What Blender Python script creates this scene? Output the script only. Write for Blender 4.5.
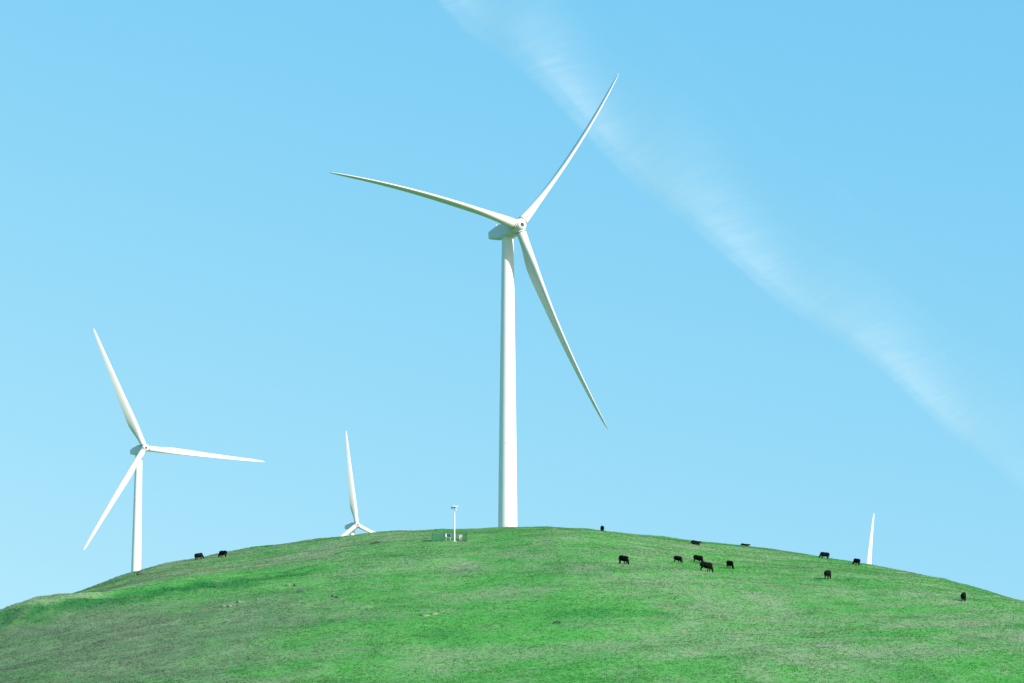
import bpy, bmesh, math, random
import numpy as np
from mathutils import Vector, Matrix

for o in list(bpy.data.objects):
    bpy.data.objects.remove(o, do_unlink=True)
scene = bpy.context.scene
col = scene.collection
R = math.radians

# ---- camera ----------------------------------------------------------------
cam_d = bpy.data.cameras.new('camera'); cam = bpy.data.objects.new('camera', cam_d); col.objects.link(cam)
cam.location = (0, 0, 1.7)
cam.rotation_euler = (R(90)+math.atan(395.5/2500), 0, 0)
cam_d.sensor_width = 36; cam_d.lens = 2500*36/1024
cam_d.clip_start = 1; cam_d.clip_end = 150000
scene.camera = cam

# ---- sky, sun, exposure ------------------------------------------------------
SUN_EL, SUN_AZ = 29.5, 127.0           # azimuth clockwise from +Y (the view direction)
world = bpy.data.worlds.new('World'); scene.world = world; world.use_nodes = True
wt = world.node_tree; bg = wt.nodes['Background']
sky = wt.nodes.new('ShaderNodeTexSky'); sky.sky_type = 'NISHITA'; sky.sun_disc = False
sky.sun_elevation = R(SUN_EL); sky.sun_rotation = R(SUN_AZ)
sky.altitude = 200; sky.air_density = 1.0; sky.dust_density = 0.3; sky.ozone_density = 1.0
# look a little above the true horizon glare everywhere, and grade the blue towards cyan (whole dome alike)
wtc = wt.nodes.new('ShaderNodeTexCoord'); wmp = wt.nodes.new('ShaderNodeMapping'); wmp.vector_type = 'POINT'
wmp.inputs['Location'].default_value = (0, 0, .31); wmp.inputs['Scale'].default_value = (1, 1, .62)
wt.links.new(wtc.outputs['Generated'], wmp.inputs[0])
wnm = wt.nodes.new('ShaderNodeVectorMath'); wnm.operation = 'NORMALIZE'; wt.links.new(wmp.outputs[0], wnm.inputs[0])
wt.links.new(wnm.outputs[0], sky.inputs[0])
wsp = wt.nodes.new('ShaderNodeSeparateColor'); wcb = wt.nodes.new('ShaderNodeCombineColor')
wt.links.new(sky.outputs[0], wsp.inputs[0])
for ch, (gain, power) in enumerate(((.715, 1.75), (1.755, .70), (3.25, .21))):
    pw = wt.nodes.new('ShaderNodeMath'); pw.operation = 'POWER'; pw.inputs[1].default_value = power
    ml = wt.nodes.new('ShaderNodeMath'); ml.operation = 'MULTIPLY'; ml.inputs[1].default_value = gain
    wt.links.new(wsp.outputs[ch], pw.inputs[0]); wt.links.new(pw.outputs[0], ml.inputs[0]); wt.links.new(ml.outputs[0], wcb.inputs[ch])
wt.links.new(wcb.outputs[0], bg.inputs[0])
bg.inputs[1].default_value = 0.11
sd = bpy.data.lights.new('sun', 'SUN'); sd.energy = 4.1; sd.angle = R(.53); sd.color = (1, .965, .915)
sun = bpy.data.objects.new('sun', sd); col.objects.link(sun)
sdir = Vector((math.sin(R(SUN_AZ))*math.cos(R(SUN_EL)), math.cos(R(SUN_AZ))*math.cos(R(SUN_EL)), math.sin(R(SUN_EL))))
sun.rotation_euler = sdir.to_track_quat('Z', 'Y').to_euler(); sun.location = (60, -60, 120)
vs = scene.view_settings
vs.view_transform = 'Standard'; vs.look = 'None'; vs.gamma = 1; vs.use_curve_mapping = False
vs.exposure = 1.0
scene.render.engine = 'CYCLES'

# ---- terrain -------------------------------------------------------------
def _hash(ix, iy, seed):
    h = (ix.astype(np.int64)*374761393 + iy.astype(np.int64)*668265263 + seed*974711) & 0xffffffff
    h = ((h ^ (h >> 13))*1274126177) & 0xffffffff
    h = ((h ^ (h >> 15))*2246822519) & 0xffffffff
    return ((h ^ (h >> 16)) & 0xffffff)/float(0xffffff)
def vnoise(x, y, seed=0):
    x = np.asarray(x, float); y = np.asarray(y, float)
    ix = np.floor(x); iy = np.floor(y); fx = x-ix; fy = y-iy
    fx = fx*fx*fx*(fx*(fx*6-15)+10); fy = fy*fy*fy*(fy*(fy*6-15)+10)
    a = _hash(ix, iy, seed); b = _hash(ix+1, iy, seed); c = _hash(ix, iy+1, seed); d = _hash(ix+1, iy+1, seed)
    return (a*(1-fx)+b*fx)*(1-fy)+(c*(1-fx)+d*fx)*fy - .5
def fbm(x, y, seed=0, octv=4):
    s = 0; a = 1.
    for k in range(octv):
        s = s + a*vnoise(x*2**k+17.3*k, y*2**k-9.1*k, seed+k); a *= .5
    return s
def sstep(a, b, x):
    t = np.clip((x-a)/float(b-a), 0, 1); return t*t*(3-2*t)
# slope of the hill along its length (metres north of the viewpoint : gradient)
_SK = np.array([(-9000,0),(150,0),(215,.04),(270,.165),(420,.165),(500,.135),(560,.09),(610,.02),(660,-.07),(760,-.12),(860,-.04),(950,.02),(1100,.05),(1200,0),(90000,0)], float)
_yy = np.arange(-500, 3001, 1.0)
_pz = np.concatenate([[0], np.cumsum(np.interp(_yy[:-1]+.5, _SK[:,0], _SK[:,1]))])
def P(y): return np.interp(y, _yy, _pz)
def smax(a, b, k): 
    h = np.clip(.5+.5*(a-b)/k, 0, 1); return b*(1-h)+a*h + k*h*(1-h)
QX = np.arange(-160, 161, 8.0)
QV = np.array([-31.32, -30.92, -30.52, -30.12, -29.72, -29.06, -27.34, -24.56, -21.5, -18.4, -15.27, -12.1, -9.99, -8.24, -7.09, -5.77, -4.44, -3.48, -2.83, -2.69, -2.13, -1.69, -2.26, -3.41, -4.72, -6.1, -7.08, -8.23, -9.46, -11.03, -13.24, -16.74, -19.5, -22.14, -24.66, -27.06, -28.93, -30.26, -31.06, -31.46, -31.86])
BENCH = np.array([(-80,396),(-72,395),(-68,399),(-64,402),(-58.5,405),(-53,411),(-47,416.5),(-36.5,430),(-28,441)], float)
def base_height(X, Y):
    X = np.asarray(X, float); Y = np.asarray(Y, float)
    sh = 75*(1-np.exp(-X**2/14000.))
    q = np.interp(X, QX, QV)
    w0 = .50+.10*sstep(30, -40, X); w = w0+(1-w0)*sstep(270, 520, Y)
    far = sstep(760, 1000, Y)
    side = sstep(170, 900, np.abs(X))
    z = P(Y+sh*(1-far)) + q*w*(1-far*.8)*(1-side*.4)
    z = z + 7*side*fbm(X/420., Y/420., 5, 3)*sstep(150, 500, np.hypot(X, Y)) + far*5*fbm(X/300., Y/300., 9, 3)
    z = z - 34*np.exp(-((X-208)**2+(Y-1490)**2)/230.**2) + 7*np.exp(-((X+157)**2+(Y-1055)**2)/110.**2)   # valley and knoll far behind the crest
    z = z - .0008*np.clip(-14-X, 0, 60)**2*sstep(215, 260, Y)*(1-sstep(345, 405, Y))      # lower west flank falls away
    z = z + 1.2*fbm(X/45., Y/60., 21, 3)*sstep(200, 300, Y)
    return z
def height(X, Y, fine=True):
    X = np.asarray(X, float); Y = np.asarray(Y, float)
    z = base_height(X, Y)
    z = z - .8*np.exp(-((X+73)/6.)**2-((Y-430)/22.)**2) - .5*np.exp(-((X+86)/5.)**2-((Y-474)/16.)**2) + .35*np.exp(-((X+79)/7.)**2-((Y-508)/14.)**2)
    # level shoulder where the farm track turns round the west end of the hill
    zp = 23.78+.095*(Y-400) - .36*np.maximum(0, -75.0-X) - .21*np.maximum(0, 392-Y) - .25*np.maximum(0, Y-412) - .12*np.maximum(0, X+68)
    z = np.where((np.abs(X+72) < 45) & (np.abs(Y-400) < 50), smax(z, zp, .5), z)
    # the track bench running east from the pad
    yb = np.interp(X, BENCH[:,0], BENCH[:,1]); s = Y-yb
    amp = sstep(-74, -66, X)*(1-sstep(-58, -28, X)*.9)*(1-sstep(-28, -18, X))
    z = z + amp*(.75*np.exp(-(s/3.5)**2) - .65*np.exp(-((s-7)/4.)**2))
    if fine:
        near = sstep(220, 280, Y)*(1-sstep(640, 760, Y))*(1-sstep(170, 230, np.abs(X)))
        z = z + near*(.30*fbm(X/9., Y/11., 31, 3) + .10*fbm(X/1.9, Y/2.3, 41, 2))
    return z
# ---- end terrain ----------------------------------------------------------

# ---- materials ---------------------------------------------------------------
def new_mat(name):
    m = bpy.data.materials.new(name); m.use_nodes = True
    nt = m.node_tree; return m, nt, nt.nodes['Principled BSDF']
def plain(name, c, rough=.6, metal=0, spec=.4, var=.12, scale=3., bump=0):
    """a plain painted or natural surface with a little mottling"""
    m, nt, b = new_mat(name)
    tc = nt.nodes.new('ShaderNodeTexCoord'); nz = nt.nodes.new('ShaderNodeTexNoise')
    nz.inputs['Scale'].default_value = scale; nz.inputs['Detail'].default_value = 5
    nt.links.new(tc.outputs['Object'], nz.inputs['Vector'])
    rp = nt.nodes.new('ShaderNodeValToRGB')
    rp.color_ramp.elements[0].position = .3; rp.color_ramp.elements[1].position = .7
    rp.color_ramp.elements[0].color = (*[x*(1-var) for x in c], 1)
    rp.color_ramp.elements[1].color = (*[min(1, x*(1+var)) for x in c], 1)
    nt.links.new(nz.outputs[0], rp.inputs[0]); nt.links.new(rp.outputs[0], b.inputs['Base Color'])
    b.inputs['Roughness'].default_value = rough; b.inputs['Metallic'].default_value = metal
    b.inputs['Specular IOR Level'].default_value = spec
    if bump:
        bp = nt.nodes.new('ShaderNodeBump'); bp.inputs['Strength'].default_value = bump; bp.inputs['Distance'].default_value = .05
        nt.links.new(nz.outputs[0], bp.inputs['Height']); nt.links.new(bp.outputs[0], b.inputs['Normal'])
    return m
M = {}
M['white'] = plain('white_gelcoat', (.54, .555, .56), .42, var=.03, scale=.35)
M['tower'] = plain('white_tower_paint', (.66, .675, .68), .5, var=.03, scale=.2)
M['seam'] = plain('flange_seam', (.62, .64, .64), .6)
M['dark'] = plain('dark_rubber', (.02, .02, .022), .7)
M['grille'] = plain('grey_grille', (.25, .27, .27), .6)
M['concrete'] = plain('concrete', (.34, .33, .30), .9, bump=.3)
M['cow'] = plain('black_hide', (.0035, .0037, .0045), .8, var=.4, scale=4, spec=.06)
M['cow_brown'] = plain('dark_brown_hide', (.0055, .0048, .0048), .8, var=.45, scale=4, spec=.06)
M['rock'] = plain('pale_rock', (.095, .150, .085), .9, var=.35, scale=5, bump=.6)
M['rock_grey'] = plain('grey_rock', (.050, .085, .062), .9, var=.35, scale=5, bump=.6)
M['soil'] = plain('bare_earth', (.120, .190, .085), .95, var=.3, scale=4, bump=.6)
M['galv'] = plain('white_painted_steel', (.62, .64, .64), .45, var=.05)
M['cabinet'] = plain('cabinet_paint', (.42, .42, .40), .5, var=.05)
M['panel'] = plain('solar_cells', (.012, .045, .055), .3, spec=.3)
M['fence'] = plain('green_coated_wire', (.014, .13, .055), .5, var=.2)

def grass_mat(name, attr_mix, blades):
    """green to dry straw by the stored 'cover' attribute: r = dryness, g = random, b = lushness"""
    m, nt, b = new_mat(name); N = nt.nodes; L = nt.links
    at = N.new('ShaderNodeAttribute'); at.attribute_name = 'cover'
    sp = N.new('ShaderNodeSeparateColor'); L.new(at.outputs['Color'], sp.inputs[0])
    def mixc(f, a, c):
        n = N.new('ShaderNodeMix'); n.data_type = 'RGBA'
        if isinstance(f, float): n.inputs[0].default_value = f
        else: L.new(f, n.inputs[0])
        for s, v in ((6, a), (7, c)):
            if isinstance(v, tuple): n.inputs[s].default_value = (*v, 1)
            else: L.new(v, n.inputs[s])
        return n.outputs[2]
    if blades:
        rnd = sp.outputs[1]; dry = sp.outputs[0]
    else:
        tc = N.new('ShaderNodeTexCoord')
        nz = N.new('ShaderNodeTexNoise'); nz.inputs['Scale'].default_value = 1.1; nz.inputs['Detail'].default_value = 8
        nz.inputs['Roughness'].default_value = .7
        L.new(tc.outputs['Object'], nz.inputs['Vector'])
        mr = N.new('ShaderNodeMapRange'); mr.inputs[1].default_value = .35; mr.inputs[2].default_value = .65
        L.new(nz.outputs[0], mr.inputs[0]); rnd = mr.outputs[0]
        ad = N.new('ShaderNodeMath'); ad.operation = 'MULTIPLY_ADD'; ad.use_clamp = True
        L.new(nz.outputs[0], ad.inputs[0]); ad.inputs[1].default_value = .9
        sb = N.new('ShaderNodeMath'); sb.operation = 'SUBTRACT'; L.new(sp.outputs[0], sb.inputs[0]); sb.inputs[1].default_value = .45
        L.new(sb.outputs[0], ad.inputs[2]); dry = ad.outputs[0]
    g = mixc(rnd, GREEN_A, GREEN_B)
    g = mixc(sp.outputs[2], g, LUSH)
    d = mixc(rnd, DRY_A, DRY_B)
    c = mixc(dry, g, d)
    c = mixc(at.outputs['Alpha'], c, THIN_SHADE)
    L.new(c, b.inputs['Base Color'])
    b.inputs['Roughness'].default_value = .75; b.inputs['Specular IOR Level'].default_value = .04
    if blades:
        ge = N.new('ShaderNodeNewGeometry')
        v1 = N.new('ShaderNodeVectorMath'); v1.operation = 'SCALE'; v1.inputs['Scale'].default_value = .45; L.new(ge.outputs['Normal'], v1.inputs[0])
        v2 = N.new('ShaderNodeVectorMath'); v2.operation = 'ADD'; L.new(v1.outputs[0], v2.inputs[0])
        gn = N.new('ShaderNodeAttribute'); gn.attribute_name = 'turf_normal'; L.new(gn.outputs['Vector'], v2.inputs[1])
        v3 = N.new('ShaderNodeVectorMath'); v3.operation = 'NORMALIZE'; L.new(v2.outputs[0], v3.inputs[0]); L.new(v3.outputs[0], b.inputs['Normal'])
        tr = N.new('ShaderNodeBsdfTranslucent'); L.new(c, tr.inputs[0])
        mx = N.new('ShaderNodeMixShader'); mx.inputs[0].default_value = .45
        L.new(b.outputs[0], mx.inputs[1]); L.new(tr.outputs[0], mx.inputs[2])
        L.new(mx.outputs[0], N['Material Output'].inputs[0])
    return m
GREEN_A = (.040, .220, .038); GREEN_B = (.080, .288, .055); LUSH = (.014, .125, .026)
THIN_SHADE = (.080, .120, .066)  # dead-stalk tone of thin sward, also painting in shade on the lower-left slope
DRY_A = (.112, .222, .098); DRY_B = (.222, .268, .158)
M['ground'] = grass_mat('pasture', None, False)
M['blades'] = grass_mat('grass_blades', None, True)

# ---- mesh helpers --------------------------------------------------------------
def tag(o, label=None, cat=None, group=None, kind=None):
    if label: o['label'] = label
    if cat: o['category'] = cat
    if group: o['group'] = group
    if kind: o['kind'] = kind
    return o
def mesh_obj(name, me, mat, parent=None, smooth=True):
    o = bpy.data.objects.new(name, me); col.objects.link(o)
    if mat is not None and not me.materials: me.materials.append(M[mat])
    if parent: o.parent = parent
    if smooth: me.polygons.foreach_set('use_smooth', [True]*len(me.polygons))
    return o
def pyobj(name, V, Fc, mat, parent=None, smooth=True):
    me = bpy.data.meshes.new(name); me.from_pydata([tuple(v) for v in V], [], Fc); me.update()
    return mesh_obj(name, me, mat, parent, smooth)
def empty(name, loc, rz=0):
    o = bpy.data.objects.new(name, None); col.objects.link(o); o.location = loc; o.rotation_euler = (0, 0, rz); return o
def loft(rings, cap=True):
    V = []; Fc = []; n = len(rings[0])
    for r in rings: V += list(r)
    for i in range(len(rings)-1):
        for j in range(n):
            k = (j+1) % n
            Fc.append((i*n+j, i*n+k, (i+1)*n+k, (i+1)*n+j))
    if cap:
        Fc.append(tuple(range(n-1, -1, -1))); Fc.append(tuple((len(rings)-1)*n+j for j in range(n)))
    return V, Fc
def lathe(prof, n=48, axis=2):
    """prof: (radius, height) list, about the axis"""
    rings = []
    for r, h in prof:
        ring = []
        for j in range(n):
            a = 2*math.pi*j/n; p = (r*math.cos(a), r*math.sin(a), h)
            ring.append(Vector(p) if axis == 2 else Vector((p[0], -h, p[1])))
        rings.append(ring)
    return loft(rings)
def box(x0, x1, y0, y1, z0, z1):
    V = [Vector((x, y, z)) for z in (z0, z1) for x, y in ((x0, y0), (x1, y0), (x1, y1), (x0, y1))]
    Fc = [(3,2,1,0), (4,5,6,7), (0,1,5,4), (1,2,6,5), (2,3,7,6), (3,0,4,7)]
    return V, Fc
def join(parts):
    V = []; Fc = []
    for v, f in parts:
        o = len(V); V += list(v); Fc += [tuple(i+o for i in q) for q in f]
    return V, Fc
def bevel(o, w, seg=2):
    bm = bmesh.new(); bm.from_mesh(o.data)
    bmesh.ops.recalc_face_normals(bm, faces=bm.faces)
    bmesh.ops.bevel(bm, geom=[e for e in bm.edges if e.is_manifold and e.calc_face_angle(0) > .5], offset=w, segments=seg, affect='EDGES', profile=.5)
    bm.to_mesh(o.data); bm.free()
def autosmooth(o, ang=35):
    bm = bmesh.new(); bm.from_mesh(o.data)
    bmesh.ops.recalc_face_normals(bm, faces=bm.faces)
    for f in bm.faces: f.smooth = True
    for e in bm.edges:
        e.smooth = e.calc_face_angle(0) < R(ang)
    bm.to_mesh(o.data); bm.free()
    return o

# ---- the ground: one sheet from the viewpoint past the horizon -------------------
def grade(a, b, step, out, n):
    core = np.arange(a, b+step*.5, step)
    g = step*np.cumsum(1.16**np.arange(1, n))
    return core, g
xc, gx = grade(-135, 135, .75, 0, 66)
XS = np.concatenate([xc[0]-gx[::-1], xc, xc[-1]+gx])
yc, gy = grade(262, 625, .75, 0, 66)
YS = np.concatenate([yc[0]-gy[::-1], yc, yc[-1]+gy])
GX, GY = np.meshgrid(XS, YS)
GZ = height(GX, GY)
far_out = np.hypot(GX, GY-450)
GZ = GZ - 60*sstep(2500, 9000, far_out)*0
nx, ny = len(XS), len(YS)
co = np.stack([GX, GY, GZ], -1).reshape(-1, 3).astype(np.float32)
idx = np.arange(nx*ny).reshape(ny, nx)
quads = np.stack([idx[:-1,:-1], idx[:-1,1:], idx[1:,1:], idx[1:,:-1]], -1).reshape(-1, 4)
def np_mesh(name, co, faces):
    me = bpy.data.meshes.new(name); k = faces.shape[1]
    me.vertices.add(len(co)); me.vertices.foreach_set('co', co.astype(np.float32).ravel())
    me.loops.add(faces.size); me.loops.foreach_set('vertex_index', faces.astype(np.int32).ravel())
    me.polygons.add(len(faces)); me.polygons.foreach_set('loop_start', np.arange(0, faces.size, k, dtype=np.int32))
    me.update(calc_edges=True); return me
def put_cover(me, rgb, thin_shade):
    a = me.attributes.new('cover', 'FLOAT_COLOR', 'POINT')
    a.data.foreach_set('color', np.concatenate([rgb, np.asarray(thin_shade).reshape(-1, 1)], 1).astype(np.float32).ravel())

def cover(X, Y, seed=0):
    """how dry and how lush the sward is at a spot (0..1 each)"""
    wx = X+6*fbm(X/30., Y/30., 71, 2); wy = Y+10*fbm(X/30., Y/30., 75, 2)
    d = .32 + .62*fbm(wx/13., wy/22., 51, 4) + .34*fbm(X/2.2, Y/4., 61, 3) + .42*fbm(wx/5.5, wy/9., 57, 3)
    # right flank: dry streaks running down the slope
    rf = sstep(20, 60, X)
    u = (X*.80+(Y-330)*.22); v = (Y-330)*.95-X*.55
    d = d + rf*(.55*fbm(u/20., v/6., 81, 3) + .05)
    # stony, thin sward on the lower left and along the upper west shoulder
    d = d + .20*sstep(-14, -34, X)*sstep(300, 315, Y)*(1-sstep(372, 392, Y))
    d = d + .30*sstep(-18, -42, X)*sstep(428, 445, Y)*(1-sstep(560, 600, Y))
    d = d + .16*np.exp(-((Y-470-.2*X)/16.)**2)*sstep(-45, -20, X)*(1-sstep(5, 25, X))
    d = d - .10*np.exp(-((X+5)/22.)**2-((Y-350)/40.)**2)
    yb = np.interp(X, BENCH[:,0], BENCH[:,1]); s = Y-yb
    west = sstep(-82, -75, X)*(1-sstep(-48, -22, X))
    lush = west*np.clip(np.exp(-((s+7+5*sstep(-60, -67, X)+4*fbm(X/7., Y/7., 95, 2))/6.)**2)*(.95+.9*fbm(X/5., Y/9., 97, 3)), 0, 1)
    nose = sstep(-56, -66, X)*sstep(-82, -75, X)*sstep(-22, -12, s)*(1-sstep(-8, -4, s))
    lush = np.maximum(lush, nose*np.clip(.95+.8*fbm(X/5., Y/9., 98, 3), 0, 1))
    d = d - .30*lush
    pad = sstep(-9, -4, s)*(1-sstep(13, 20, s))*(1-sstep(-69, -61, X))*sstep(-90, -78, X)
    d = d + .9*pad; lush = lush*(1-pad)
    # worn track across the upper slope
    ty = 419+(X+28.8)*.65+3*np.sin(X/9.)
    d = d + .28*np.exp(-((Y-ty)/1.6)**2)*sstep(-60, -30, X)*(1-sstep(8, 18, X))
    lush = np.clip(.95*lush + .9*np.clip(fbm(X/9.+31, Y/15., 91, 3)-.12, 0, 1), 0, 1)
    thin_shade = .58*sstep(6, -50, X)*sstep(250, 300, Y)*(1-sstep(366, 400, Y))*np.clip(.62+.85*fbm(wx/3.2+7, wy/4., 101, 5), 0, 1)  # lower-left slope: thin sward patches plus slope shade put into the colour
    thin_shade = thin_shade*(1-.8*lush) + .25*sstep(-24, -56, X)*(1-sstep(380, 400, Y))
    return np.clip(d, 0, 1), lush, np.clip(thin_shade, 0, 1)
D, Lq, Tq = cover(co[:,0].astype(float), co[:,1].astype(float))
gm = np_mesh('ground', co, quads)
put_cover(gm, np.stack([D, np.zeros_like(D), Lq], 1), Tq)
ground = mesh_obj('hill_ground', gm, 'ground'); tag(ground, kind='structure')

# ---- grass: short tufts standing all over the visible hill ------------------------
rng = np.random.default_rng(7)
NT = 420000
y = 264 + (632-264)*rng.random(NT*2)**1.25
x = (rng.random(NT*2)*2-1)*(.235*y+10)
keep = (rng.random(NT*2) < (.235*y+10)/160.)
x = x[keep][:NT]; y = y[keep][:NT]; n = len(x)
z = height(x, y)
dr, lu, th_ = cover(x, y)
clump = np.clip(fbm(x/1.7, y/1.7, 113, 2)*2.2-.35, 0, 1)
h = (.055+.075*rng.random(n)**2)*(1+.5*vnoise(x/4., y/4., 3))*(1+.35*lu)*(1+.6*clump)
V = np.empty((n, 4, 3, 3)); rot = rng.random(n)*6.283
for k in range(4):
    a = rot+k*1.57+rng.normal(0, .5, n); lean = .25+.55*rng.random(n)
    bx = x+.10*rng.normal(0, 1, n); by = y+.10*rng.normal(0, 1, n)
    wd = .030+.035*rng.random(n)
    px_, py_ = -np.sin(a)*wd, np.cos(a)*wd
    V[:,k,0] = np.stack([bx-px_, by-py_, z-.04], -1)
    V[:,k,1] = np.stack([bx+px_, by+py_, z-.04], -1)
    V[:,k,2] = np.stack([bx+np.cos(a)*lean*h, by+np.sin(a)*lean*h, z+h*(.8+.4*rng.random(n))], -1)
co2 = V.reshape(-1, 3)
grm = np_mesh('grass', co2, np.arange(len(co2)).reshape(-1, 3))
dd = np.repeat(np.clip(dr+rng.normal(0, .16, n), 0, 1), 12); rr = np.repeat(rng.random(n), 12); ll = np.repeat(lu, 12)
put_cover(grm, np.stack([dd, rr, ll], 1), np.repeat(th_, 12))
e_ = 1.2
tn = np.stack([-(height(x+e_, y, False)-height(x-e_, y, False))/(2*e_), -(height(x, y+e_, False)-height(x, y-e_, False))/(2*e_), np.ones(n)], -1)
tn /= np.linalg.norm(tn, axis=1)[:, None]
grm.attributes.new('turf_normal', 'FLOAT_VECTOR', 'POINT').data.foreach_set('vector', np.repeat(tn, 12, 0).astype(np.float32).ravel())
grass = mesh_obj('grass', grm, 'blades', smooth=False)
tag(grass, 'short green and straw coloured pasture grass covering the hill', 'grass', kind='stuff')

def gz(x, y): return float(height(np.array([x]), np.array([y]))[0])

# ---- cirrus streak: a thin sheet of ice cloud three kilometres up ----------------
CLOUD_EDGE = [
    (-457, 9414, 365, -530),
    (-337, 9923, 376, -584),
    (-181, 10455, 385, -644),
    (-54, 10875, 391, -693),
    (183, 11702, 402, -794),
    (457, 12660, 412, -919),
    (782, 13864, 422, -1088),
    (1161, 15151, 426, -1283),
    (1589, 16427, 420, -1492),
    (2084, 17843, 405, -1739),
    (2681, 19603, 378, -2070),
    (3426, 21873, 331, -2535),
    (4195, 24332, 268, -3086),
    (4906, 26636, 194, -3643),
    (6568, 31995, -35, -5091),
    (8385, 37562, -365, -6803),
]
def cloud():
    nu, nv = 90, 14
    E = np.array(CLOUD_EDGE)            # (x, y) of the sharp edge, (dx, dy) across to the feathered edge
    t = np.linspace(0, len(E)-1, nu)
    P4 = np.stack([np.interp(t, np.arange(len(E)), E[:,i]) for i in range(4)], 1)
    V = []; UV = []
    for lay, zz in ((0, 3000.), (1, 3090.)):
        for i in range(nu):
            for j in range(nv):
                v = -.25+1.5*j/(nv-1)
                V.append((P4[i,0]+P4[i,2]*v, P4[i,1]+P4[i,3]*v, zz+30*math.sin(i*.31+j*.5)))
                UV.append((i/(nu-1), v, lay))
    Fc = []; n1 = nu*nv
    for i in range(nu-1):
        for j in range(nv-1):
            a = i*nv+j; Fc.append((a, a+1, a+nv+1, a+nv)); Fc.append((n1+a, n1+a+nv, n1+a+nv+1, n1+a+1))
    rim = [i*nv for i in range(nu)] + [(nu-1)*nv+j for j in range(1, nv)] + [i*nv+nv-1 for i in range(nu-2, -1, -1)] + [j for j in range(nv-2, 0, -1)]
    for q in range(len(rim)):
        a, b = rim[q], rim[(q+1) % len(rim)]; Fc.append((a, b, n1+b, n1+a))
    o = pyobj('cirrus_cloud', V, Fc, None)
    at = o.data.attributes.new('streak', 'FLOAT_VECTOR', 'POINT'); at.data.foreach_set('vector', np.array(UV, np.float32).ravel())
    m = bpy.data.materials.new('ice_cloud'); m.use_nodes = True; nt = m.node_tree; N = nt.nodes; L = nt.links
    N.remove(N['Principled BSDF'])
    at = N.new('ShaderNodeAttribute'); at.attribute_name = 'streak'
    sp = N.new('ShaderNodeSeparateXYZ'); L.new(at.outputs['Vector'], sp.inputs[0])
    mp = N.new('ShaderNodeMapping'); mp.inputs['Scale'].default_value = (62, .8, 1); mp.inputs['Rotation'].default_value = (0, 0, .05)
    L.new(at.outputs['Vector'], mp.inputs[0])
    nz = N.new('ShaderNodeTexNoise'); nz.inputs['Scale'].default_value = 1.6; nz.inputs['Detail'].default_value = 7; nz.inputs['Roughness'].default_value = .62; nz.inputs['Distortion'].default_value = .6
    L.new(mp.outputs[0], nz.inputs['Vector'])
    mp2 = N.new('ShaderNodeMapping'); mp2.inputs['Scale'].default_value = (5, 1.6, 1); L.new(at.outputs['Vector'], mp2.inputs[0])
    nz2 = N.new('ShaderNodeTexNoise'); nz2.inputs['Scale'].default_value = 1.5; nz2.inputs['Detail'].default_value = 3; L.new(mp2.outputs[0], nz2.inputs['Vector'])
    # wobble the profile across the streak
    wob = N.new('ShaderNodeMath'); wob.operation = 'MULTIPLY_ADD'; L.new(nz2.outputs[0], wob.inputs[0]); wob.inputs[1].default_value = .06; L.new(sp.outputs['Y'], wob.inputs[2])
    rp = N.new('ShaderNodeValToRGB'); cr = rp.color_ramp; cr.interpolation = 'B_SPLINE'
    cr.elements[0].position = .0; cr.elements[0].color = (0,0,0,1)
    cr.elements[1].position = 1.0; cr.elements[1].color = (0,0,0,1)
    for p, c in ((.06, .0), (.10, .65), (.17, 1), (.32, .72), (.54, .36), (.80, .13)):
        e = cr.elements.new(p); e.color = (c,c,c,1)
    L.new(wob.outputs[0], rp.inputs[0])
    fr = N.new('ShaderNodeMapRange'); fr.inputs[1].default_value = .3; fr.inputs[2].default_value = .7; fr.inputs[3].default_value = .45; fr.inputs[4].default_value = 1.2
    L.new(nz.outputs[0], fr.inputs[0])
    rl = N.new('ShaderNodeValToRGB'); cl = rl.color_ramp; cl.interpolation = 'EASE'     # along the streak
    cl.elements[0].position = 0; cl.elements[0].color = (.0,.0,.0,1); cl.elements[1].position = 1; cl.elements[1].color = (0,0,0,1)
    for p, c in ((.05, .85), (.2, .85), (.36, 1), (.52, .95), (.66, .95), (.80, .92), (.9, .45)):
        e = cl.elements.new(p); e.color = (c,c,c,1)
    L.new(sp.outputs['X'], rl.inputs[0])
    m1 = N.new('ShaderNodeMath'); m1.operation = 'MULTIPLY'; L.new(rp.outputs[0], m1.inputs[0]); L.new(fr.outputs[0], m1.inputs[1])
    m2 = N.new('ShaderNodeMath'); m2.operation = 'MULTIPLY'; L.new(m1.outputs[0], m2.inputs[0]); L.new(rl.outputs[0], m2.inputs[1])
    m3 = N.new('ShaderNodeMath'); m3.operation = 'MULTIPLY'; L.new(m2.outputs[0], m3.inputs[0]); m3.inputs[1].default_value = CLOUD_ALPHA
    tr = N.new('ShaderNodeBsdfTransparent'); df = N.new('ShaderNodeBsdfTranslucent'); df.inputs[0].default_value = (.9,.9,.9,1)
    d2 = N.new('ShaderNodeBsdfDiffuse'); d2.inputs[0].default_value = (.9,.9,.9,1)
    ms = N.new('ShaderNodeMixShader'); ms.inputs[0].default_value = .5; L.new(df.outputs[0], ms.inputs[1]); L.new(d2.outputs[0], ms.inputs[2])
    mx = N.new('ShaderNodeMixShader'); L.new(m3.outputs[0], mx.inputs[0]); L.new(tr.outputs[0], mx.inputs[1]); L.new(ms.outputs[0], mx.inputs[2])
    L.new(mx.outputs[0], N['Material Output'].inputs[0])
    o.data.materials.append(m)
    tag(o, 'faint white cirrus streak slanting down the blue sky to the right', 'cloud')
CLOUD_ALPHA = .165
cloud()

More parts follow.
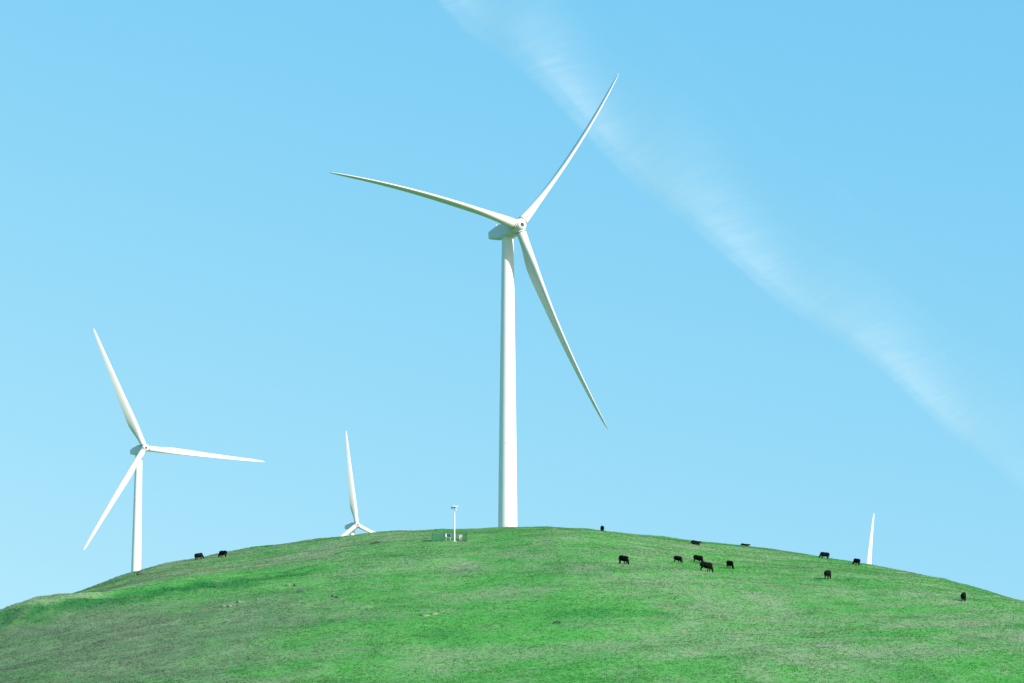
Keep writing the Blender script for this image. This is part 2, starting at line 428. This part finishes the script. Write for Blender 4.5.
# ---- wind turbines -----------------------------------------------------------------
TILT = R(5.5)
def naca_t(x): return 5*(.2969*math.sqrt(x)-.1260*x-.3516*x*x+.2843*x**3-.1015*x**4)
def blade_mesh(L=54.7, bend=3.2):
    # span fraction, chord, thickness, twist (deg), circle-ness
    ST = [(.022,2.5,2.5,0,1), (.045,2.5,2.48,0,1), (.075,2.62,2.35,6,.85), (.11,3.0,2.1,12,.55), (.15,3.55,1.8,14,.25), (.195,3.95,1.55,13,.08), (.24,3.95,1.34,11,0),
          (.31,3.65,1.12,8.5,0), (.40,3.2,.92,6,0), (.50,2.75,.76,4.2,0), (.60,2.35,.62,2.8,0), (.70,1.98,.50,1.7,0), (.80,1.62,.40,.8,0), (.89,1.28,.30,.2,0), (.95,.98,.22,0,0), (.982,.66,.14,0,0), (1.0,.2,.05,0,0)]
    n = 40; rings = []
    A_ = np.array(ST); ss = np.unique(np.concatenate([A_[:,0], np.linspace(.022, 1, 70)]))
    for s, c, t, tw, k in zip(ss, *[np.interp(ss, A_[:,0], A_[:,i_]) for i_ in (1, 2, 3, 4)]):
        r = s*L; ring = []; tw = R(tw)
        q = max(0, (s-.06))/.94; b = bend*q**2
        for j in range(n):
            a = 2*math.pi*j/n
            xx = .5*(1-math.cos(a)); sg = 1 if math.sin(a) >= 0 else -1
            yt = naca_t(xx)/.5*.5*2*.5       # half thickness, unit max .5
            ax = (.32-xx)*c; ay = sg*yt*t
            cxx = .5*c*math.cos(a); cyy = .5*t*math.sin(a)
            ux = ax*(1-k)+cxx*k; uy = ay*(1-k)+cyy*k
            # local x: leading-edge direction, local y: face direction
            ring.append(Vector((ux*math.cos(tw)-uy*math.sin(tw), ux*math.sin(tw)+uy*math.cos(tw)+b, r)))
        rings.append(ring)
    me = bpy.data.meshes.new('blade'); v, f = loft(rings); me.from_pydata([tuple(p) for p in v], [], f); me.update()
    return me
def ring_mesh(name, r0, r1, h0, h1, n=40):
    v, f = lathe([(r0, h0), (r1, h0), (r1, h1), (r0, h1)], n)
    me = bpy.data.meshes.new(name); me.from_pydata([tuple(p) for p in v], [], f); me.update(); return me
COLLAR = ring_mesh('blade_collar', 1.0, 1.285, 1.66, 1.80)
def rrect(w, h, cz, r, y, n=6):
    pts = []
    for cx, cy, a0 in ((w/2-r, h/2-r, 0), (-w/2+r, h/2-r, 90), (-w/2+r, -h/2+r, 180), (w/2-r, -h/2+r, 270)):
        for k in range(n+1):
            a = R(a0+90*k/n); pts.append(Vector((cx+r*math.cos(a), y, cz+cy+r*math.sin(a))))
    return pts
def turbine(hub, yaw, az_tip, label, pitch=84., OH=5.2, cone=1.4, L=54.4, bend=3.2):
    """hub: world position of the rotor centre; the tower stands on the ground under it"""
    yaw = R(yaw); hub = Vector(hub)
    a = Vector((0, -math.cos(TILT), math.sin(TILT)))
    bx = hub.x-math.sin(yaw)*OH*math.cos(TILT); by = hub.y+math.cos(yaw)*OH*math.cos(TILT)
    g = gz(bx, by)-.25
    t = empty('wind_turbine', (bx, by, g), yaw)
    tag(t, label, 'wind turbine', 'white wind turbines')
    H = hub.z-g-OH*math.sin(TILT)                     # axis height over the tower
    top = H-2.15
    # tower, three rolled-steel sections
    prof = [(2.32*(1-k)+1.50*k**1.12+2.32*0, 0) for k in (0,)]
    prof = []
    for i in range(25):
        k = i/24; prof.append((2.38-.90*k**1.1, k*top))
    tw = autosmooth(pyobj('tower', *lathe(prof, 64), 'tower', t), 60)
    for k in (.31, .66):
        rr = 2.38-.90*k**1.1
        sm = mesh_obj('section_flange', ring_mesh('section_flange', rr-.05, rr+.012, k*top-.06, k*top+.06, 64), 'seam', tw)
    pyobj('foundation', *lathe([(3.6, -.6), (3.6, .22), (3.3, .34), (2.3, .36)], 48), 'concrete', t, smooth=False)
    dr = pyobj('tower_door', *box(-.45, .45, 2.28, 2.42, .9, 3.1), 'grille', tw, smooth=False)
    yc_ = pyobj('yaw_collar', *lathe([(1.46, top-.02), (1.62, top+.05), (1.62, top+.5), (1.4, top+.55)], 48), 'seam', t)
    autosmooth(yc_)
    # nacelle: rounded box lofted along the tilted shaft
    rot = Matrix.Rotation(-TILT, 4, 'X')
    c0 = Vector((0, -OH*math.cos(TILT), H+OH*math.sin(TILT)))     # rotor centre in turbine space
    nm = Matrix.Translation(c0) @ rot
    S = [(1.55, 2.6, 2.6, 0, 1.2), (1.75, 2.9, 2.9, 0, 1.15), (2.5, 3.4, 3.5, .05, .7), (3.4, 3.6, 3.75, .05, .5), (6.8, 3.6, 3.75, .05, .5), (7.6, 3.58, 3.55, .12, .5), (10.9, 3.3, 2.2, .36, .4), (11.5, 3.1, 2.0, .38, .4), (11.7, 2.7, 1.6, .38, .4)]
    nac = pyobj('nacelle', *loft([rrect(w, h, cz, r, y_) for y_, w, h, cz, r in S]), 'white', t); nac.matrix_local = nm
    autosmooth(nac, 40)
    for sx in (-1, 1):
        v, f = box(-.05, .05, 8.2, 9.8, -.35, .65)
        vent = pyobj('side_vent', v, f, 'grille', nac, smooth=False); vent.location = (sx*1.73, 0, 0); vent.rotation_euler = (0, 0, sx*R(2.0))
    v, f = join([box(-.05, .05, 9.0, 9.1, .7, 2.6), box(-.6, .6, 9.02, 9.08, 2.25, 2.33), box(-.64, -.52, 8.98, 9.12, 2.3, 2.7), box(.5, .64, 8.98, 9.12, 2.3, 2.7)])
    pyobj('wind_sensor_mast', v, f, 'galv', nac, smooth=False)
    hat = pyobj('roof_hatch', *box(-.8, .8, 4.5, 6.3, 1.9, 2.06), 'white', nac, smooth=False); bevel(hat, .05)
    # hub and spinner
    hb = pyobj('hub', *lathe([(1.25, -1.52), (1.5, -1.46), (1.66, -1.0), (1.72, -.2), (1.68, .55), (1.52, 1.1), (1.26, 1.5), (1.02, 1.72), (.9, 1.78)], 48, axis=1), 'white', t); hb.matrix_local = nm
    autosmooth(hb, 50)
    pyobj('nose_opening', *lathe([(.55, 1.72), (.55, 1.80), (.47, 1.81)], 32, axis=1), 'dark', hb, smooth=False).location = (-.18, 0, -.22)
    gap = pyobj('hub_gap', *lathe([(1.22, -1.72), (1.22, -1.5)], 40, axis=1), 'dark', t); gap.matrix_local = nm
    # blades feathered out of the wind
    BL = blade_mesh(L+.3, bend)
    root_az = R(az_tip)-math.atan(bend/L)
    up = Vector((0, math.sin(TILT), math.cos(TILT))); right = Vector((1, 0, 0))
    for k in range(3):
        th = root_az+k*2*math.pi/3
        rad = right*math.cos(th)+up*math.sin(th); ccw = -right*math.sin(th)+up*math.cos(th); cw = -ccw
        rad = (rad+a*(cone/L)).normalized()
        ph = R(pitch)
        le = cw*math.cos(ph)+a*math.sin(ph); le = (le-rad*le.dot(rad)).normalized()
        face = rad.cross(le)
        if face.dot(ccw) < 0: face = -face
        m = Matrix((le, face, rad)).transposed().to_4x4(); m.translation = c0
        b = mesh_obj('blade', BL, 'white', t); b.matrix_local = m
        b.cycles.shadow_terminator_offset = .1; b.cycles.shadow_terminator_geometry_offset = .1
        c = mesh_obj('blade_collar', COLLAR, 'dark', b, smooth=False)
    return t
turbine((1.70, 610.0, 127.4), 33.7, 53.6, 'largest white wind turbine, standing on the crest of the hill', OH=5.0, L=54.7, bend=5.0)
turbine((-155.1, 1050.0, 122.27), 33.0, 117.4, 'white wind turbine at the left with its whole rotor above the hill', cone=2.6, pitch=26, OH=5.9, L=54.5, bend=1.6)
turbine((-89.5, 1440.0, 122.5), 33.0, 99.6, 'white wind turbine whose hub just clears the skyline left of the crest', cone=2.0, pitch=28)
turbine((209.8, 1480.0, 78.6), 33.0, 86.0, 'white wind turbine hidden but for one blade above the right skyline', cone=2.0, pitch=8)

# ---- black cattle --------------------------------------------------------------------
def capsule(bm, p0, r0, p1, r1, sy=1.0, n=12):
    p0 = Vector(p0); p1 = Vector(p1); d = (p1-p0); L = d.length; q = d.to_track_quat('Z', 'Y').to_matrix() if L > 1e-6 else Matrix.Identity(3)
    rings = []
    for i in range(-4, 0): rings.append((r0*math.cos(math.pi/2*(-i)/4.4), -r0*math.sin(math.pi/2*(-i)/4.4)))
    for k in range(0, 5): rings.append((r0+(r1-r0)*k/4, L*k/4))
    for i in range(1, 5): rings.append((r1*math.cos(math.pi/2*i/4.4), L+r1*math.sin(math.pi/2*i/4.4)))
    rr = []
    for r, h in rings:
        ring = []
        for j in range(n):
            a = 2*math.pi*j/n; v = q @ Vector((r*math.cos(a), r*math.sin(a), h))
            v.y *= sy; ring.append(bm.verts.new(p0+v))
        rr.append(ring)
    for i in range(len(rr)-1):
        for j in range(n): bm.faces.new((rr[i][j], rr[i][(j+1) % n], rr[i+1][(j+1) % n], rr[i+1][j]))
    bm.faces.new(rr[0][::-1]); bm.faces.new(rr[-1])
def cow_mesh(name, pose):
    bm = bmesh.new(); C = lambda *a, **k: capsule(bm, *a, **k)
    dz = 0 if pose != 'lying' else -.50
    # barrel, rump and deep chest; forward is +x
    C((-.60, 0, 1.00+dz), .40, (.10, 0, .92+dz), .47, sy=.80)
    C((.05, 0, .92+dz), .47, (.48, 0, .94+dz), .43, sy=.74)
    C((-.66, 0, 1.10+dz), .30, (-.30, 0, 1.14+dz), .28, sy=.95)
    C((.38, 0, 1.20+dz), .23, (.64, 0, 1.08+dz), .29, sy=.75)
    C((.50, 0, .74+dz), .17, (.64, 0, .86+dz), .18, sy=.9)
    if pose == 'grazing':
        C((.56, 0, 1.04), .30, (.86, .02, .66), .20, sy=.75); C((.86, .02, .66), .20, (.98, .04, .44), .155, sy=.85)
        C((.98, .04, .44), .155, (1.10, .05, .17), .11, sy=.95); C((1.10, .05, .16), .11, (1.14, .05, .11), .095)
        for s in (-1, 1): C((.95, .04+s*.12, .50), .05, (.88, .04+s*.28, .49), .028)
    elif pose == 'standing':
        C((.62, 0, 1.10), .22, (.98, 0, 1.33), .15, sy=.8); C((.98, 0, 1.36), .15, (1.10, 0, 1.35), .125, sy=.95)
        C((1.10, 0, 1.34), .125, (1.38, 0, 1.18), .085, sy=.95)
        for s in (-1, 1): C((1.00, s*.12, 1.42), .045, (.96, s*.27, 1.41), .025)
    else:
        C((.60, 0, .60), .22, (.92, .05, .84), .15, sy=.8); C((.92, .05, .86), .145, (1.05, .07, .85), .12)
        C((1.05, .07, .84), .12, (1.30, .10, .68), .08)
        for s in (-1, 1): C((.95, .06+s*.12, .92), .045, (.91, .06+s*.26, .91), .025)
    if pose == 'lying':
        for s in (-1, 1):
            C((-.55, s*.28, .30), .20, (-.15, s*.42, .18), .12); C((-.15, s*.42, .14), .09, (-.55, s*.48, .07), .06)
            C((.45, s*.22, .25), .15, (.82, s*.28, .13), .09); C((.82, s*.28, .12), .08, (.50, s*.34, .06), .05)
    else:
        for s in (-1, 1):
            st = .08*s
            # fore leg: elbow, wrist, fetlock, hoof
            C((.46+st, s*.17, .86), .15, (.47+st, s*.18, .56), .11); C((.47+st, s*.18, .56), .11, (.46+st, s*.18, .36), .085)
            C((.46+st, s*.18, .36), .082, (.47+st, s*.18, .10), .07); C((.47+st, s*.18, .09), .055, (.50+st, s*.18, .035), .062)
            # hind leg: thigh, stifle, hock pointing back, shank, hoof
            C((-.62-st, s*.18, .98), .23, (-.50-st, s*.19, .72), .19); C((-.52-st, s*.19, .70), .18, (-.72-st, s*.19, .46), .095)
            C((-.72-st, s*.19, .46), .092, (-.70-st, s*.19, .12), .072); C((-.70-st, s*.19, .10), .056, (-.66-st, s*.19, .035), .064)
        C((-.30, 0, .70), .10, (.05, 0, .66), .09)
    # tail
    C((-.93, 0, 1.20+dz), .05, (-1.00, 0, .95+dz), .032); C((-1.00, 0, .95+dz), .03, (-1.0, .02, .52+max(dz, -.40)), .035)
    me = bpy.data.meshes.new(name+'_raw'); bm.to_mesh(me); bm.free()
    o = bpy.data.objects.new('tmp', me); col.objects.link(o)
    rm = o.modifiers.new('r', 'REMESH'); rm.mode = 'VOXEL'; rm.voxel_size = .032
    sm = o.modifiers.new('s', 'SMOOTH'); sm.iterations = 4; sm.factor = .5
    dg = bpy.context.evaluated_depsgraph_get(); dg.update()
    out = bpy.data.meshes.new_from_object(o.evaluated_get(dg)); out.name = name
    bpy.data.objects.remove(o, do_unlink=True)
    return out
CM = {p: cow_mesh('cow_'+p, p) for p in ('grazing', 'standing', 'lying')}
CM2 = CM['grazing'].copy(); CM2.materials.append(M['cow_brown'])
COWS = [
    (-63.7, 510.2, 'grazing', 35, 1.0, 'black cow on the left skyline, nearer the left turbine of the two'),
    (-58.9, 509.8, 'grazing', 150, 1.02, 'black cow grazing on the left skyline, farther from the left turbine'),
    (19.9, 552.0, 'grazing', 97, 1.0, 'black cow seen end-on at the skyline right of the largest turbine'),
    (18.8, 423.8, 'grazing', -42, 1.08, 'black cow grazing alone below the crest, nearest to the largest turbine'),
    (29.0, 439.0, 'grazing', -35, 0.88, 'smaller black cow left of the close pair, grazing'),
    (33.0, 445.5, 'grazing', -30, 1.0, 'black cow standing just behind the largest cow'),
    (32.5, 421.0, 'brown', -20, 1.15, 'largest black cow, the front one of the close pair'),
    (37.6, 432.8, 'grazing', -62, 1.0, 'black cow seen from the front just right of the close pair'),
    (37.9, 517.0, 'lying', 10, 1.0, 'black cow lying down near the crest above the close pair'),
    (53.1, 571.0, 'lying', 5, 1.0, 'black cow lying at the skyline, only its back showing'),
    (64.2, 514.8, 'grazing', 180, 1.02, 'black cow in side view on the right skyline, facing left'),
    (67.6, 491.5, 'grazing', 125, 0.95, 'black cow on the right skyline beside the lone blade'),
    (52.9, 419.2, 'grazing', 62, 1.1, 'black cow seen from behind below the right skyline'),
    (69.3, 384.8, 'grazing', 72, 1.0, 'rightmost black cow, alone low on the right flank'),
]
def slope_at(x, y):
    e = 1.0
    return (gz(x+e, y)-gz(x-e, y))/(2*e), (gz(x, y+e)-gz(x, y-e))/(2*e)
for x, y, pose, head, sc, label in COWS:
    o = mesh_obj('cow', CM2 if pose == 'brown' else CM[pose], 'cow')
    sx, sy = slope_at(x, y); h = R(head)
    pitch = math.atan(sx*math.cos(h)+sy*math.sin(h))
    o.rotation_euler = (0, -pitch, h); o.scale = (sc, sc, sc)
    o.location = (x, y, gz(x, y)-.07)
    tag(o, label, 'cow', 'black cattle grazing on the hill')

# ---- small wind-generator pole and its fenced plot ---------------------------------------
MX, MY = -11.28, 490.8
p = empty('monitoring_pole', (MX, MY, gz(MX, MY)-.05), 0)
tag(p, 'slim white pole with a small bladed head by the green fence', 'pole')
pole = autosmooth(pyobj('pole', *lathe([(.14, 0), (.13, 1.2), (.10, 3.5), (.075, 6.55)], 20), 'galv', p), 60)
pyobj('base_plate', *box(-.4, .4, -.4, .4, -.05, .12), 'concrete', p, smooth=False)
hd = pyobj('generator_head', *lathe([(.05, -.32), (.12, -.25), (.14, .05), (.11, .24), (.05, .3)], 20, axis=1), 'dark', p); hd.location = (0, 0, 6.7); hd.rotation_euler = (0, 0, R(52)); autosmooth(hd)
v, f = join([box(-.03, .03, .3, .6, -.03, .03), box(-.015, .015, .5, .85, -.2, .22)])
pyobj('tail_vane', v, f, 'grille', hd, smooth=False)
for k in range(3):
    th = R(34+120*k)
    rings = [[Vector((x_*w, y_*t_, r_)) for x_, y_ in ((-1, 0), (0, -1), (1, 0), (0, 1))] for r_, w, t_ in ((.12, .07, .05), (.35, .12, .04), (.6, .07, .02), (.88, .03, .012))]
    bl = pyobj('generator_blade', *loft(rings), 'galv', hd); bl.location = (0, -.32, 0)
    bl.rotation_euler = Matrix.Rotation(math.pi/2-th, 3, 'Y').to_euler()
cb = empty('equipment_cabinet', (-10.15, 493.2, gz(-10.15, 493.2)-.05))
tag(cb, 'small white metal cabinet just right of the slim pole', 'cabinet')
b1 = pyobj('casing', *box(-.33, .33, -.25, .25, .2, 1.05), 'cabinet', cb, smooth=False); bevel(b1, .03)
b2 = pyobj('roof_cap', *box(-.37, .37, -.3, .3, 1.052, 1.11), 'galv', cb, smooth=False)
b3 = pyobj('cabinet_door', *box(-.28, .28, -.275, -.252, .26, .99), 'cabinet', cb, smooth=False)
pyobj('handle', *box(.2, .24, -.30, -.277, .55, .72), 'dark', b3, smooth=False)
pyobj('plinth', *box(-.37, .37, -.29, .29, -.15, .198), 'concrete', cb, smooth=False)
sp = empty('solar_panel', (-12.55, 493.0, gz(-12.55, 493.0)-.05))
tag(sp, 'dark solar panel with a pale frame just left of the slim pole', 'solar panel')
fr_ = pyobj('frame', *box(-.52, .50, -.03, .03, -.42, .42), 'galv', sp, smooth=False); fr_.location = (0, 0, 1.0); fr_.rotation_euler = (R(-28), 0, R(8))
pyobj('cell_face', *box(-.36, .48, -.040, -.031, -.40, .40), 'panel', fr_, smooth=False)
for sx in (-.45, .4):
    pyobj('leg', *box(sx-.03, sx+.03, .02, .08, -.1, .98), 'galv', sp, smooth=False)
fence = empty('enclosure_fence', (-12.2, 492.0, gz(-12.2, 492)))
tag(fence, 'low green wire fence round the slim pole and cabinet', 'fence')
def fence_run(x0, y0, x1, y1, H=1.55):
    L = math.hypot(x1-x0, y1-y0); nb = max(1, round(L/2.3)); ang = math.atan2(y1-y0, x1-x0)
    ox, oy, oz = fence.location
    for i in range(nb+1):
        x = x0+(x1-x0)*i/nb; y = y0+(y1-y0)*i/nb
        po = pyobj('post', *box(-.045, .045, -.045, .045, -.3, H+.08), 'fence', fence, smooth=False)
        po.location = (x-ox, y-oy, gz(x, y)-oz); po.rotation_euler = (0, 0, ang)
    for i in range(nb):
        xa = x0+(x1-x0)*i/nb; ya = y0+(y1-y0)*i/nb; xb = x0+(x1-x0)*(i+1)/nb; yb = y0+(y1-y0)*(i+1)/nb
        za = gz(xa, ya); zb = gz(xb, yb); w = L/nb-.1; bits = []
        for q in range(int(w/.09)):
            xx = .05+q*.09; zz = (zb-za)*xx/w; bits.append([[v_+Vector((0, 0, zz)) for v_ in box(xx, xx+.035, -.012, .012, .08, H)[0]], box(0, 1, 0, 1, 0, 1)[1]])
        for hh in (.15, .75, H-.05):
            v_, f_ = box(0, w+.02, -.02, .013, hh, hh+.05)
            bits.append([[Vector((t_.x, t_.y, t_.z+(zb-za)*t_.x/w)) for t_ in v_], f_])
        pn = pyobj('wire_panel', *join(bits), 'fence', fence, smooth=False)
        pn.location = (xa-ox+math.cos(ang)*.05, ya-oy+math.sin(ang)*.05, za-oz); pn.rotation_euler = (0, 0, ang)
fence_run(-15.7, 489.5, -13.1, 489.5)
fence_run(-15.7, 489.7, -15.7, 494.5)
fence_run(-15.7, 494.7, -8.9, 494.7)
fence_run(-8.9, 494.5, -8.9, 490.4)

# ---- rocks and bare mounds -----------------------------------------------------------------
def rock(name, x, y, sx, sy, sz, mat, label, cat, seed, sub=2):
    bm = bmesh.new(); bmesh.ops.create_icosphere(bm, subdivisions=sub, radius=1)
    rnd = random.Random(seed); off = [Vector((rnd.uniform(-1, 1), rnd.uniform(-1, 1), rnd.uniform(-1, 1))).normalized() for _ in range(9)]
    cut = [rnd.uniform(.62, .95) for _ in off]
    for v in bm.verts:
        for d, c in zip(off, cut):
            q = v.co.dot(d)
            if q > c: v.co -= d*(q-c)*.9
        v.co *= 1+.06*rnd.uniform(-1, 1)
        v.co.x *= sx; v.co.y *= sy; v.co.z *= sz
    me = bpy.data.meshes.new(name); bm.to_mesh(me); bm.free()
    o = mesh_obj(name, me, mat, smooth=False); o.location = (x, y, gz(x, y)+sz*.22); o.rotation_euler = (0, 0, rnd.uniform(0, 6))
    o.rotation_euler = (rnd.uniform(-.2, .2), rnd.uniform(-.2, .2), rnd.uniform(-.4, .4))
    tag(o, label, cat, 'loose rocks on the left slope' if cat == 'rock' else None)
for i, a in enumerate([
    ('rock', -35.7, 399.8, 0.47, 0.38, 0.42, 'rock', 'small pale rock at the top left of the rock cluster', 'rock'),
    ('rock', -34.5, 399.8, 0.38, 0.34, 0.4, 'rock_grey', 'small grey rock at the top right of the rock cluster', 'rock'),
    ('rock', -34.5, 396.2, 0.26, 0.26, 0.25, 'rock', 'tiniest pale rock in the middle of the rock cluster', 'rock'),
    ('rock', -32.5, 388.0, 0.72, 0.42, 0.42, 'rock_grey', 'widest flat grey rock at the lower right of the cluster', 'rock'),
    ('rock', -27.0, 379.2, 0.36, 0.34, 0.38, 'rock_grey', 'left one of two grey rocks right of the rock cluster', 'rock'),
    ('rock', -26.3, 377.8, 0.42, 0.34, 0.3, 'rock_grey', 'right one of two grey rocks right of the rock cluster', 'rock'),
    ('rock', -41.2, 378.8, 0.42, 0.38, 0.33, 'rock', 'pale rock above and right of the low rock pair', 'rock'),
    ('rock', -43.1, 375.5, 0.47, 0.38, 0.3, 'rock', 'left rock of the low pale pair on the left slope', 'rock'),
    ('rock', -42.2, 375.0, 0.42, 0.34, 0.33, 'rock', 'right rock of the low pale pair on the left slope', 'rock'),
    ('rock', -38.6, 380.2, 0.3, 0.26, 0.22, 'rock', 'lone pale rock between the cluster and the low pair', 'rock'),
    ('rock', -71.4, 482.5, 1.02, 0.59, 0.75, 'rock_grey', 'grey rock outcrop at the foot of the left turbine', 'rock'),
]):
    rock(*a, seed=i+3)
def mound(x, y, r, h, label):
    V = []; Fc = []; n = 28; rnd = random.Random(int(x*7)); V.append((0, 0, h))
    for k in range(1, 6):
        for j in range(n):
            a = 2*math.pi*j/n; rr = r*k/5*(1+.22*math.sin(a*3+x)+.10*rnd.uniform(-1, 1))
            px, py = rr*math.cos(a), rr*math.sin(a)*1.3
            zz = h*(1-(k/5)**2)*(.85+.3*rnd.random()) - (.12 if k == 5 else 0)
            V.append((px, py, zz+gz(x+px, y+py)-gz(x, y)))
    for j in range(n):
        Fc.append((0, 1+j, 1+(j+1) % n))
        for k in range(4): Fc.append((1+k*n+j, 1+(k+1)*n+j, 1+(k+1)*n+(j+1) % n, 1+k*n+(j+1) % n))
    o = pyobj('earth_mound', V, Fc, 'soil', None, smooth=True); o.location = (x, y, gz(x, y)+.05)
    tag(o, label, 'earth mound')
mound(-12.0, 346.2, 0.75, 0.18, 'left patch of pale bare earth in the centre of the slope')
mound(-10.8, 348.5, 0.55, 0.22, 'right patch of pale bare earth in the centre of the slope')


# ---- dark weed clumps --------------------------------------------------------------------
M['weed'] = plain('dark_weed', (.012, .060, .016), .8, var=.4, scale=8)
def weed(x, y, r, h, label, seed):
    rnd = random.Random(seed); V = [(0, 0, h)]; Fc = []; n = 22; K = 6
    for k in range(1, K+1):                                  # ragged tuft: every other leaf tip stands up
        for j in range(n):
            a = 2*math.pi*(j+.5*(k % 2))/n; q = r*k/K*rnd.uniform(.85, 1.15); px, py = q*math.cos(a)*1.5, q*math.sin(a)
            up = h*(1-.55*k/K)*rnd.uniform(.6, 1.25) if (j+k) % 2 else .02
            V.append((px, py, gz(x+px, y+py)-gz(x, y)+(up if k < K else -.06)))
    for j in range(n):
        Fc.append((0, 1+j, 1+(j+1) % n))
        for k in range(K-1): Fc.append((1+k*n+j, 1+(k+1)*n+j, 1+(k+1)*n+(j+1) % n, 1+k*n+(j+1) % n))
    o = pyobj('weed_clump', V, Fc, 'weed', None, smooth=False); o.location = (x, y, gz(x, y)); tag(o, label, 'weeds')
weed(-26.9, 494.5, 0.75, 0.42, 'dark low weed clump near the crest below the small far turbine', 0)
weed(6.0, 335.0, 0.45, 0.34, 'small dark green weed clump in the centre of the slope', 1)
